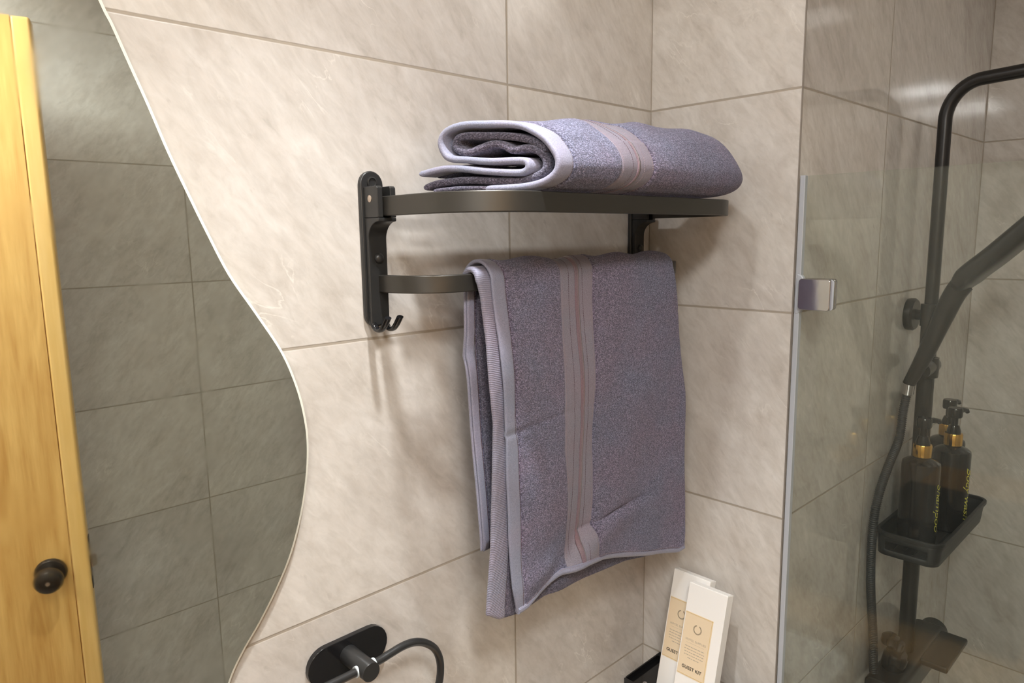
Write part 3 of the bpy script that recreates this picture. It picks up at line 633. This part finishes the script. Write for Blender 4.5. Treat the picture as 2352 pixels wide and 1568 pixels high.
def fsheet(sec, w0, w1, T, name, mat, parent, n=3, oc=(False, False), orow=(False, False), off=0.0, stepw=0.005):
    sp = smoothpath([(a*0.14, b_, 0) for a, b_ in sec], 6); A_ = np.array(sp); cc = np.concatenate([[0], np.cumsum(np.linalg.norm(np.diff(A_, axis=0), axis=1))])
    sp = [(float(np.interp(q, cc, A_[:, 0]))/0.14, float(np.interp(q, cc, A_[:, 1]))) for q in spaced(0, cc[-1], 0.0026, edge=T/8, k=6)]
    ws = spaced(w0, w1, stepw, edge=T/2/2.2)
    G = np.array([[fold_pt(s, z, w) for w in ws] for s, z in sp])
    if off:
        d1 = np.gradient(G, axis=1); d2 = np.gradient(G, axis=0); nn = np.cross(d1, d2); nn /= np.linalg.norm(nn, axis=2, keepdims=True)+1e-12
        G = G+nn*off
    return thick(G, T, name, mat, parent, rim=T/2)
fsheet(SA, 0.0, 0.0235, 0.0070, 'woven_hem', 'hem', ft)
fsheet(SA, 0.0215, 0.100, 0.0088, 'terry_panel', 'terry', ft)
fb = fsheet(SA[:20], 0.0985, 0.1575, 0.0062, 'border_band', 'band', ft)
fsheet(SA, 0.1560, 0.409, 0.0088, 'terry_panel', 'terry', ft)
fsheet(SA[20:], 0.0985, 0.1575, 0.0062, 'inner_fold', 'band', ft)
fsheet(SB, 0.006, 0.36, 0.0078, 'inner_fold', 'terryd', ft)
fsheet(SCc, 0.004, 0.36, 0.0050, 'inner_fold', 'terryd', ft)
def fline(w, name, mat, parent, T, r=0.00032, solid=None):
    sp = smoothpath([(a*0.14, b_, 0) for a, b_ in SA[:13]], 4); sp = [(p[0]/0.14, p[1]) for p in sp]
    G = np.array([[fold_pt(s, z, w+q) for q in (-0.003, 0, 0.003)] for s, z in sp]); d1 = np.gradient(G, axis=1); d2 = np.gradient(G, axis=0); nn = np.cross(d1, d2); nn /= np.linalg.norm(nn, axis=2, keepdims=True)+1e-12
    c = G.mean(axis=(0, 1)); sg = np.sign(((G-c)*nn).sum(axis=2).mean())
    if solid:
        return thick(G[:, :, :]+nn*sg*(T/2), 0.0008, name, mat, parent)
    return dashes([tuple(p) for p in (G[:, 1]+nn[:, 1]*sg*(T/2+0.0001))], name, mat, parent, r)
fline(0.0205, 'stitching', 'stitch', ft, 0.0064)
for w, mname in ((0.102, 'stitchl'), (0.118, 'stitch'), (0.139, 'stitchl'), (0.154, 'stitchl')): fline(w, 'stitching', mname, fb, 0.0062)
fline(0.1285, 'satin_stripe', 'satin', fb, 0.0064, solid=True)
# the lower side of the roll sags between the slats
# ------------------------------------------------------------------ towel ring holder below
rg = thing('paper_holder', (-0.577, 0, 1.145), 'black wall holder with an oval plate and a bent open rod, below the towel rack', 'holder')
MB().prism(capsule_h(-0.5770, 1.1425, 0.102, 0.0460), 'y', -0.0075, -0.0002).build('wall_plate', 'blackg', rg, bevel=0.0009)
MB().lathe([(0, 0), (0.0108, 0), (0.0108, 0.0475), (0.0104, 0.0482), (0.0, 0.0483)], (-0.5785, -0.0070, 1.1455), (0, -1, 0), 36).build('post', 'black', rg)
rp = smoothpath([(-0.690, -0.042, 1.104), (-0.684, -0.042, 1.130), (-0.664, -0.042, 1.1415), (-0.630, -0.042, 1.1450), (-0.600, -0.042, 1.1450), (-0.5629, -0.042, 1.1450), (-0.546, -0.042, 1.1466), (-0.5287, -0.042, 1.1482), (-0.5129, -0.042, 1.1463), (-0.4975, -0.042, 1.1390), (-0.4835, -0.042, 1.1257), (-0.4765, -0.042, 1.1093), (-0.4755, -0.042, 1.0915), (-0.4800, -0.042, 1.0740), (-0.492, -0.042, 1.060), (-0.52, -0.042, 1.052), (-0.60, -0.042, 1.050)], 8)
rd = MB().tube(rp, 0.0046, 18).build('rod', 'black', rg, smooth=60)
for x0, x1 in ((-0.5905, -0.5872), (-0.5690, -0.5662)):
    MB().tube([(x0, -0.042, 1.1450), (x1, -0.042, 1.1450)], 0.0062, 18).build('collar', 'caulk', rd)

# ------------------------------------------------------------------ corner tray and guest kits
ct = thing('corner_shelf', (-0.05, -0.13, 0.885), 'small black shelf fixed in the corner under the hanging towel, holding two white kits', 'shelf')
MB().box(-0.100, -0.0005, -0.225, -0.038, 0.8880, 0.8925).build('shelf_panel', 'blackg', ct, bevel=0.001)
q = MB(); q.sweep([(-0.001, -0.0375, 0.8955), (-0.098, -0.0375, 0.8955)], rect(0.003, 0.012)); q.build('rim', 'blackg', ct, bevel=0.001)
q = MB(); q.sweep([(-0.101, -0.0365, 0.8955), (-0.101, -0.225, 0.8955)], rect(0.003, 0.012)); q.build('rim', 'blackg', ct, bevel=0.001)
q = MB(); q.sweep([(-0.001, -0.2255, 0.8955), (-0.098, -0.2255, 0.8955)], rect(0.003, 0.012)); q.build('rim', 'blackg', ct, bevel=0.001)
MB().lathe([(0, 0), (0.004, 0), (0.0035, 0.0015), (0, 0.002)], (-0.080, -0.062, 0.8925), (0, 0, 1), 16).build('screw', 'chrome', ct)
def text_mesh(s, size, bold=False, shear=0.0, spacing=1.0, extrude=0.00012, offset=0.0):
    c = bpy.data.curves.new('txt', 'FONT'); c.body = s; c.size = size; c.extrude = extrude; c.shear = shear; c.space_character = spacing; c.offset = offset
    c.align_x = 'CENTER'; c.align_y = 'CENTER'; c.resolution_u = 3
    o = bpy.data.objects.new('txt', c); COL.objects.link(o); dg = bpy.context.evaluated_depsgraph_get(); me = bpy.data.meshes.new_from_object(o.evaluated_get(dg))
    bpy.data.objects.remove(o); bpy.data.curves.remove(c); return me
def kit(x_bot, y0, z_bot, lean, yaw, label):
    """card box: local X = width (toward -y in the room), local Y = depth (toward wall), local Z = up"""
    Wk, Hk, Dk = 0.0650, 0.1900, 0.0180
    t = bpy.data.objects.new('guest_kit', None); t.empty_display_size = 0.02; COL.objects.link(t)
    tag(t, label, 'kit box', 'guest kit boxes on the corner shelf')
    # local frame -> world
    R = Matrix.Rotation(-PI/2+yaw, 4, 'Z') @ Matrix.Rotation(-lean, 4, 'X')
    t.matrix_world = Matrix.Translation((x_bot, y0, z_bot)) @ R
    def P(mb, name, mat, **kw):
        o = mb.build(name, mat, **kw); o.parent = t; return o
    P(MB().box(0, Wk, 0, Dk, 0, Hk), 'card_box', 'wht', bevel=0.0008)
    P(MB().box(0.0004, Wk-0.0004, 0.0012, Dk-0.003, Hk, Hk+0.0007), 'lid_flap', 'wht')
    lx0, lx1, lz0, lz1 = 0.002, Wk-0.016, 0.052, 0.147
    lab = P(MB().box(lx0, lx1, -0.0004, 0.0, lz0, lz1), 'paper_label', 'cream', smooth=0)
    e = MB(); 
    for a in ((lx0, lx1, lz0+0.0012, lz0+0.0018), (lx0, lx1, lz1-0.0018, lz1-0.0012), (lx1-0.0020, lx1-0.0014, lz0, lz1)): e.box(a[0], a[1], -0.00055, -0.0003, a[2], a[3])
    P(e, 'gold_border', 'gilt', smooth=0).parent = lab
    cx = (lx0+lx1)/2
    wr = MB()
    for k in range(28):
        a = math.radians(115+k*(310/27)); 
        for rr, tw in ((0.0058, 0.5), (0.0068, -0.5)):
            c_, s_ = math.cos(a), math.sin(a); px, pz = cx+rr*c_, lz1-0.022+rr*s_
            tx, tz = -math.sin(a+tw), math.cos(a+tw); l = 0.0009; w_ = 0.00032
            wr.add([(px-tx*l, -0.0006, pz-tz*l), (px+tz*w_, -0.0006, pz-tx*w_), (px+tx*l, -0.0006, pz+tz*l), (px-tz*w_, -0.0006, pz+tx*w_)], [(0, 1, 2, 3)])
    P(wr, 'wreath_emblem', 'ink', smooth=0).parent = lab
    for s, size, z, mat, sp, of in (('HOTEL SUPPLIES', 0.0043, lz1-0.0405, 'inkl', 1.12, 0.0), ('GUEST KIT', 0.0068, lz0+0.013, 'ink', 1.05, 0.00014)):
        me = text_mesh(s, size, spacing=sp, offset=of); me.transform(Matrix.Translation((cx, -0.0005, z)) @ Matrix.Rotation(PI/2, 4, 'X'))
        me.materials.clear(); me.materials.append(MT[mat]); o = bpy.data.objects.new('lettering', me); COL.objects.link(o); o.parent = lab
    sm = MB(); rr = random.Random(5)
    sm.box(cx-0.015, cx+0.015, -0.00055, -0.0004, lz1-0.0452, lz1-0.0450)
    for j, wd in enumerate((0.033, 0.034, 0.033, 0.032, 0.019)):
        z = lz1-0.051-j*0.0042; x = cx-wd/2
        while x < cx+wd/2:
            l = rr.uniform(0.0018, 0.0052); x2 = min(x+l, cx+wd/2); sm.box(x, x2, -0.00055, -0.0004, z, z+0.0010); x = x2+0.0010
    P(sm, 'fine_print', 'inkl', smooth=0).parent = lab
    return t
kit(-0.0740, -0.0785, 0.8930, math.radians(14.2), math.radians(0), 'white guest kit box leaning on the tiled wall, behind and left of the other kit')
kit(-0.0950, -0.1200, 0.8930, math.radians(14.2), math.radians(0), 'white guest kit box standing in front, leaning on the other kit box')

# ------------------------------------------------------------------ shower glass
gp = thing('shower_screen', (0, -0.75, 0.0), 'clear frameless glass shower screen fixed to the end of the tiled wall', 'shower screen')
MB().box(-0.004, 0.004, -1.20, -0.2495, 0.004, 1.6845).build('glass_pane', 'glass', gp, smooth=0)
MB().box(-0.0048, 0.0040, -0.2520, -0.2448, 0.004, 1.6855).build('edge_seal', 'seal', gp, bevel=0.001)
# irregular bead of clear silicone around the clamp
cl = MB()
def rrect(y0, y1, z0, z1, r, n=6): return arc(y1-r, z1-r, r, 0, 90, n)+arc(y0+r, z1-r, r, 90, 180, n)+arc(y0+r, z0+r, r, 180, 270, n)+arc(y1-r, z0+r, r, 270, 360, n)
cmp_ = MB().prism(rrect(-0.2950, -0.2525, 1.5070, 1.5490, 0.0045), 'x', -0.0120, -0.0045).build('glass_clamp', 'chrome', gp, bevel=0.0012)
MB().prism(rrect(-0.2950, -0.2460, 1.5070, 1.5490, 0.0045), 'x', 0.0045, 0.0120).build('back_plate', 'chrome', cmp_, bevel=0.0012)
MB().prism(rrect(-0.2972, -0.2535, 1.5075, 1.5485, 0.0045), 'x', -0.0052, -0.0042).build('gasket', 'seal', cmp_)
MB().prism([(-0.2462, 1.556), (-0.2530, 1.553), (-0.2560, 1.5495), (-0.2560, 1.5065), (-0.2520, 1.501), (-0.2460, 1.499), (-0.2445, 1.52)], 'x', -0.0056, 0.0030).build('sealant', 'seal', gp, bevel=0.002)

# ------------------------------------------------------------------ shower column
sc = thing('shower_column', (0.48, YB, 0.8), 'black shower riser with overhead arm on the shower back wall', 'shower')
XS, YS = 0.48, -0.280
MB().tube([(XS, YS, 0.80), (XS, YS, 1.478)], 0.0142, 28).build('lower_pole', 'showerb', sc)
ap = [(XS, YS, 1.474), (XS, YS, 1.60), (XS, YS, 1.80)]+[(XS, YS-0.055+0.055*math.cos(a), 1.80+0.062*math.sin(a)) for a in np.linspace(0.1, PI/2, 12)]+[(XS, -0.75, 1.882)]
MB().tube(ap, 0.0112, 24).build('riser_arm', 'showerb', sc, smooth=60)
MB().lathe([(0.011, 0), (0.011, 0.03), (0.10, 0.045), (0.105, 0.050), (0.105, 0.056), (0, 0.056)], (XS, -0.75, 1.885), (0, 0, -1), 40).build('rain_head', 'showerb', sc)
MB().lathe([(0.012, 0), (0.0163, 0), (0.0163, 0.040), (0.012, 0.040)], (XS, YS, 1.438), (0, 0, 1), 28).build('coupling', 'showerb', sc)
fl = MB().lathe([(0, 0), (0.0290, 0), (0.0300, 0.004), (0.0300, 0.011), (0.027, 0.0145), (0, 0.0145)], (XS+0.006, YB, 1.4565), (0, -1, 0), 36).build('wall_flange', 'showerb', sc)
MB().tube([(XS+0.006, YB-0.014, 1.4565), (XS, YS, 1.4565)], 0.0095, 20).build('flange_arm', 'showerb', fl)
sl = MB().lathe([(0.014, -0.020), (0.0195, -0.018), (0.0205, 0.0), (0.0195, 0.018), (0.014, 0.020)], (XS, YS, 1.362), (0, 0, 1), 28).build('slider', 'showerb', sc)
MB().tube([(XS+0.055, YS+0.004, 1.358), (XS+0.03, YS, 1.362), (XS-0.02, YS-0.004, 1.364), (XS-0.045, YS-0.004, 1.362)], [0.0135, 0.0150, 0.0160, 0.0150], 20).build('slider_knob', 'showerb', sl)
# mixer body at the foot
mxr = MB(); mxr.prism(rrect(YS-0.036, YS+0.026, 0.742, 0.800, 0.012), 'x', 0.34, 0.62); mb_ = mxr.build('mixer_body', 'showerb', sc, bevel=0.003)
MB().lathe([(0, 0), (0.020, 0), (0.021, 0.004), (0.021, 0.028), (0.018, 0.033), (0, 0.033)], (0.40, YS-0.002, 0.80), (0, -0.2, 1), 28).build('diverter_knob', 'blackg', mb_)
MB().tube([(0.40, YS-0.008, 0.828), (0.40, YS-0.014, 0.855)], 0.008, 16).build('diverter_stem', 'blackg', mb_)
MB().lathe([(0, 0), (0.0155, 0), (0.0165, 0.004), (0.0150, 0.014), (0.008, 0.019), (0, 0.020)], (0.40, YS+0.004, 0.846), (0, 0, 1), 24).build('round_cap', 'blackg', mb_)
MB().tube([(0.62, YS-0.005, 0.771), (0.650, YS-0.005, 0.771)], 0.026, 28).build('temperature_handle', 'showerb', mb_)
MB().box(0.46, 0.60, YS-0.078, YS-0.030, 0.790, 0.803).build('spout_shelf', 'showerb', mb_, bevel=0.004)
# hand shower resting in the slider
hs = thing('hand_shower', (0.43, -0.29, 1.36), 'black hand shower in its holder, tilted up to the right behind the glass', 'hand shower')
hpth = smoothpath([(0.43, -0.2675, 1.337), (0.43, -0.290, 1.392), (0.43, -0.310, 1.4516), (0.43, -0.3265, 1.498), (0.43, -0.338, 1.519)], 6)
MB().tube(hpth, list(np.interp(np.linspace(0, 1, len(hpth)), [0, 0.25, 0.6, 1], [0.0105, 0.0140, 0.0170, 0.0180])), 24).build('handle', 'showerb', hs, smooth=60)
hd = smoothpath([(0.43, -0.332, 1.512), (0.43, -0.352, 1.538), (0.43, -0.384, 1.569), (0.43, -0.430, 1.6170), (0.43, -0.462, 1.650)], 6)
sec = [(a*0.048, b_*0.017) for a, b_ in [(math.copysign(abs(math.cos(q))**0.5, math.cos(q)), math.copysign(abs(math.sin(q))**0.6, math.sin(q))) for q in np.linspace(0, 2*PI, 29)[:-1]]]
MB().sweep(hd, sec, up=(0, -0.7, -0.7), radii=list(np.interp(np.linspace(0, 1, len(hd)), [0, 0.08, 0.2, 1], [0.45, 0.8, 1, 1]))).build('spray_head', 'showerb', hs, smooth=50)
MB().tube([(0.43, -0.2675, 1.339), (0.4365, -0.264, 1.318)], 0.0102, 18).build('hose_nut', 'chrome', hs)
# hose
hz = thing('shower_hose', (0.35, -0.262, 0.80), 'black ribbed shower hose hanging from the hand shower down the wall', 'hose')
hq = smoothpath([(0.4365, -0.264, 1.320), (0.4275, -0.262, 1.285), (0.4150, -0.262, 1.235), (0.376, -0.260, 1.195), (0.338, -0.258, 1.145), (0.324, -0.257, 1.085), (0.328, -0.258, 0.990), (0.345, -0.262, 0.886), (0.350, -0.266, 0.806)], 40)
P_ = np.array(hq); cl_ = np.concatenate([[0], np.cumsum(np.linalg.norm(np.diff(P_, axis=0), axis=1))]); ss = np.arange(0, cl_[-1], 0.0009)
pp = [tuple(np.interp(s, cl_, P_[:, i]) for i in range(3)) for s in ss]
MB().tube(pp, [0.0072+0.0006*(1 if (k//2) % 2 else -1) for k in range(len(pp))], 14).build('hose_tube', 'rubber', hz, smooth=60)
# ------------------------------------------------------------------ caddy and bottles
cd = thing('shower_caddy', (0.49, -0.30, 1.04), 'black plastic caddy tray on the shower pole carrying three pump bottles', 'caddy')
def ring(x0, x1, y0, y1, r, n=8): return arc(x1-r, y1-r, r, 0, 90, n)+arc(x0+r, y1-r, r, 90, 180, n)+arc(x0+r, y0+r, r, 180, 270, n)+arc(x1-r, y0+r, r, 270, 360, n)
tx0, tx1, ty0, ty1 = 0.345, 0.655, -0.358, -0.2535
TZ = 1.078; TB = 1.040
rim = [(x, y, TZ) for x, y in ring(tx0, tx1, ty0, ty1, 0.022)]
mbt = MB(); mbt.prism(ring(tx0+0.006, tx1-0.006, ty0+0.006, ty1-0.002, 0.018), 'z', TB-0.003, TB); mbt.build('tray_floor', 'plas', cd)
MB().sweep(rim, rect(0.006, 0.007), closed=True).build('tray_rim', 'plas', cd, bevel=0.001)
walls = MB(); rw = ring(tx0+0.001, tx1-0.001, ty0+0.001, ty1-0.001, 0.0215); rl = ring(tx0+0.006, tx1-0.006, ty0+0.006, ty1-0.002, 0.018); n_ = len(rw)
vv = [(x, y, TZ-0.002) for x, y in rw]+[(x*0.6+a*0.4, y*0.6+b_*0.4, TZ-0.014) for (x, y), (a, b_) in zip(rw, rl)]+[(x*0.3+a*0.7, y*0.3+b_*0.7, TB+0.008) for (x, y), (a, b_) in zip(rw, rl)]+[(x, y, TB-0.003) for x, y in rl]
# left end has a slotted opening
ff = []
for k in range(3):
    for i in range(n_):
        j = (i+1) % n_; 
        xm = (rw[i][0]+rw[j][0])/2; ym = (rw[i][1]+rw[j][1])/2
        if k == 1 and abs(xm-tx0) < 0.002 and -0.34 < ym < -0.27: continue
        ff.append((k*n_+i, k*n_+j, (k+1)*n_+j, (k+1)*n_+i))
walls.add(vv, ff); wo = walls.build('tray_wall', 'plas', cd, smooth=50); md = wo.modifiers.new('thick', 'SOLIDIFY'); md.thickness = 0.0025; md.offset = 0
for k in range(5): MB().box(tx0+0.03, tx1-0.03, ty0+0.014+k*0.0165, ty0+0.019+k*0.0165, TB, TB+0.002).build('floor_rib', 'plas', cd)
MB().lathe([(0.0143, -0.028), (0.019, -0.028), (0.019, 0.022), (0.0143, 0.022)], (XS, YS, TB+0.0), (0, 0, 1), 28).build('pole_clip', 'plas', cd)
def bottle(x, y, label, word, ang, wz):
    r = 0.0315; z0 = TB+0.0022
    t = thing('pump_bottle', (x, y, z0), label, 'pump bottle', 'black pump bottles in the shower caddy')
    b0 = MB().lathe([(0, 0), (r-0.003, 0), (r, 0.004), (r, 0.150), (r-0.001, 0.155), (r-0.006, 0.159), (0.016, 0.163), (0.013, 0.165), (0.013, 0.170), (0, 0.170)], (x, y, z0), (0, 0, 1), 48).build('bottle_body', 'bottle', t)
    pts = []
    mbg = MB(); seg = 60; prof = [(0.0150, 0.165), (0.0155, 0.166), (0.0155, 0.186), (0.0145, 0.188), (0.0, 0.188)]
    vs = []; 
    for rr, h in prof:
        for i in range(seg):
            a = 2*PI*i/seg; q = rr*(0.965 if (i % 3 == 0 and rr > 0.0152) else 1.0); vs.append((x+q*math.cos(a), y+q*math.sin(a), z0+h))
    fs = [(i*seg+j, i*seg+(j+1) % seg, (i+1)*seg+(j+1) % seg, (i+1)*seg+j) for i in range(4) for j in range(seg)]
    mbg.add(vs, fs+[tuple(range(seg))[::-1]]).build('gold_collar', 'gold', t, smooth=30)
    pu = MB().lathe([(0.0118, 0.187), (0.0118, 0.193), (0.0085, 0.203), (0.0060, 0.204), (0.0060, 0.218), (0.0115, 0.219), (0.0125, 0.222), (0.0125, 0.234), (0.0110, 0.237), (0, 0.237)], (x, y, z0), (0, 0, 1), 28).build('pump_head', 'blackg', t)
    dx, dy = math.cos(ang), math.sin(ang)
    MB().tube([(x, y, z0+0.230), (x+dx*0.018, y+dy*0.018, z0+0.231), (x+dx*0.029, y+dy*0.029, z0+0.229), (x+dx*0.031, y+dy*0.031, z0+0.225)], [0.006, 0.005, 0.0042, 0.0038], 14).build('spout', 'blackg', pu)
    # print running down the side
    me = text_mesh(word, 0.0255, shear=0.45, spacing=0.92, extrude=0.0); me.transform(Matrix.Rotation(-PI/2, 4, 'Z'))
    # local: x across, y up -> wrap on the cylinder
    tha = wz
    for v in me.vertices:
        th = tha+v.co.x/r; v.co = Vector((x+(r+0.0004)*math.cos(th), y+(r+0.0004)*math.sin(th), z0+0.078+v.co.y))
    me.materials.clear(); me.materials.append(MT['yel']); o = bpy.data.objects.new('lettering', me); COL.objects.link(o); bpy_parent(o, b0); o.matrix_parent_inverse = PARENT_LOC[t.name].inverted()
    o.parent = b0
    return t
def fix(o): pass
# direction from a bottle to the camera, turned a little so that the print sits near the right outline
def side(x, y, turn): return math.atan2(-0.6698-y, -0.949-x)+turn
bottle(0.428, -0.2975, 'black pump bottle marked Shampoo, nearest the glass on the caddy', 'Shampoo', -0.62, side(0.428, -0.2975, 1.27))
bottle(0.545, -0.3165, 'black pump bottle marked Body wash, at the front right of the caddy', 'Body wash', -0.45, side(0.545, -0.3165, 1.20))
bottle(0.612, -0.2900, 'black pump bottle tucked behind the one marked Body wash', '', -0.3, 0)

# ------------------------------------------------------------------ counter, basin and cistern under the frame (seen only as reflections in the glass)
ctp = thing('vanity_counter', (-1.0, -0.22, 0.80), 'oak counter under the mirror, reflected at the foot of the shower glass', 'counter')
MB().box(-1.75, -0.44, -0.46, -0.001, 0.755, 0.800).build('counter_top', 'woodh', ctp, bevel=0.002)
MB().box(-1.75, -1.71, -0.45, -0.002, 0.0, 0.755).build('side_panel', 'woodh', ctp); MB().box(-0.485, -0.445, -0.45, -0.002, 0.0, 0.755).build('side_panel', 'woodh', ctp)
bs = MB().prism(rrect(-0.445, -0.020, 0.8005, 0.8600, 0.012), 'x', -1.34, -0.575).build('wash_basin', 'blackg', bevel=0.004); tag(bs, 'long black basin block standing on the oak counter', 'basin')
to = thing('toilet', (-0.25, -0.25, 0.0), 'white toilet between the counter and the shower glass, seen as a reflection', 'toilet')
MB().prism(ring(-0.41, -0.07, -0.20, -0.004, 0.04), 'z', 0.38, 0.76).build('cistern', 'white', to, bevel=0.004)
MB().prism(ring(-0.418, -0.062, -0.208, -0.002, 0.045), 'z', 0.7605, 0.785).build('cistern_lid', 'white', to, bevel=0.008)
MB().prism([(0.17*math.cos(a)-0.24, -0.42+0.235*math.sin(a)) for a in np.linspace(0, 2*PI, 41)[:-1]], 'z', 0.36, 0.405).build('bowl_rim', 'white', to, bevel=0.01)
MB().lathe([(0.10, 0), (0.11, 0.02), (0.10, 0.15), (0.15, 0.36)], (-0.24, -0.40, 0.0), (0, 0, 1), 32).build('pedestal', 'white', to)
MB().prism([(0.175*math.cos(a)-0.24, -0.42+0.24*math.sin(a)) for a in np.linspace(0, 2*PI, 41)[:-1]], 'z', 0.406, 0.425).build('seat_lid', 'white', to, bevel=0.006)
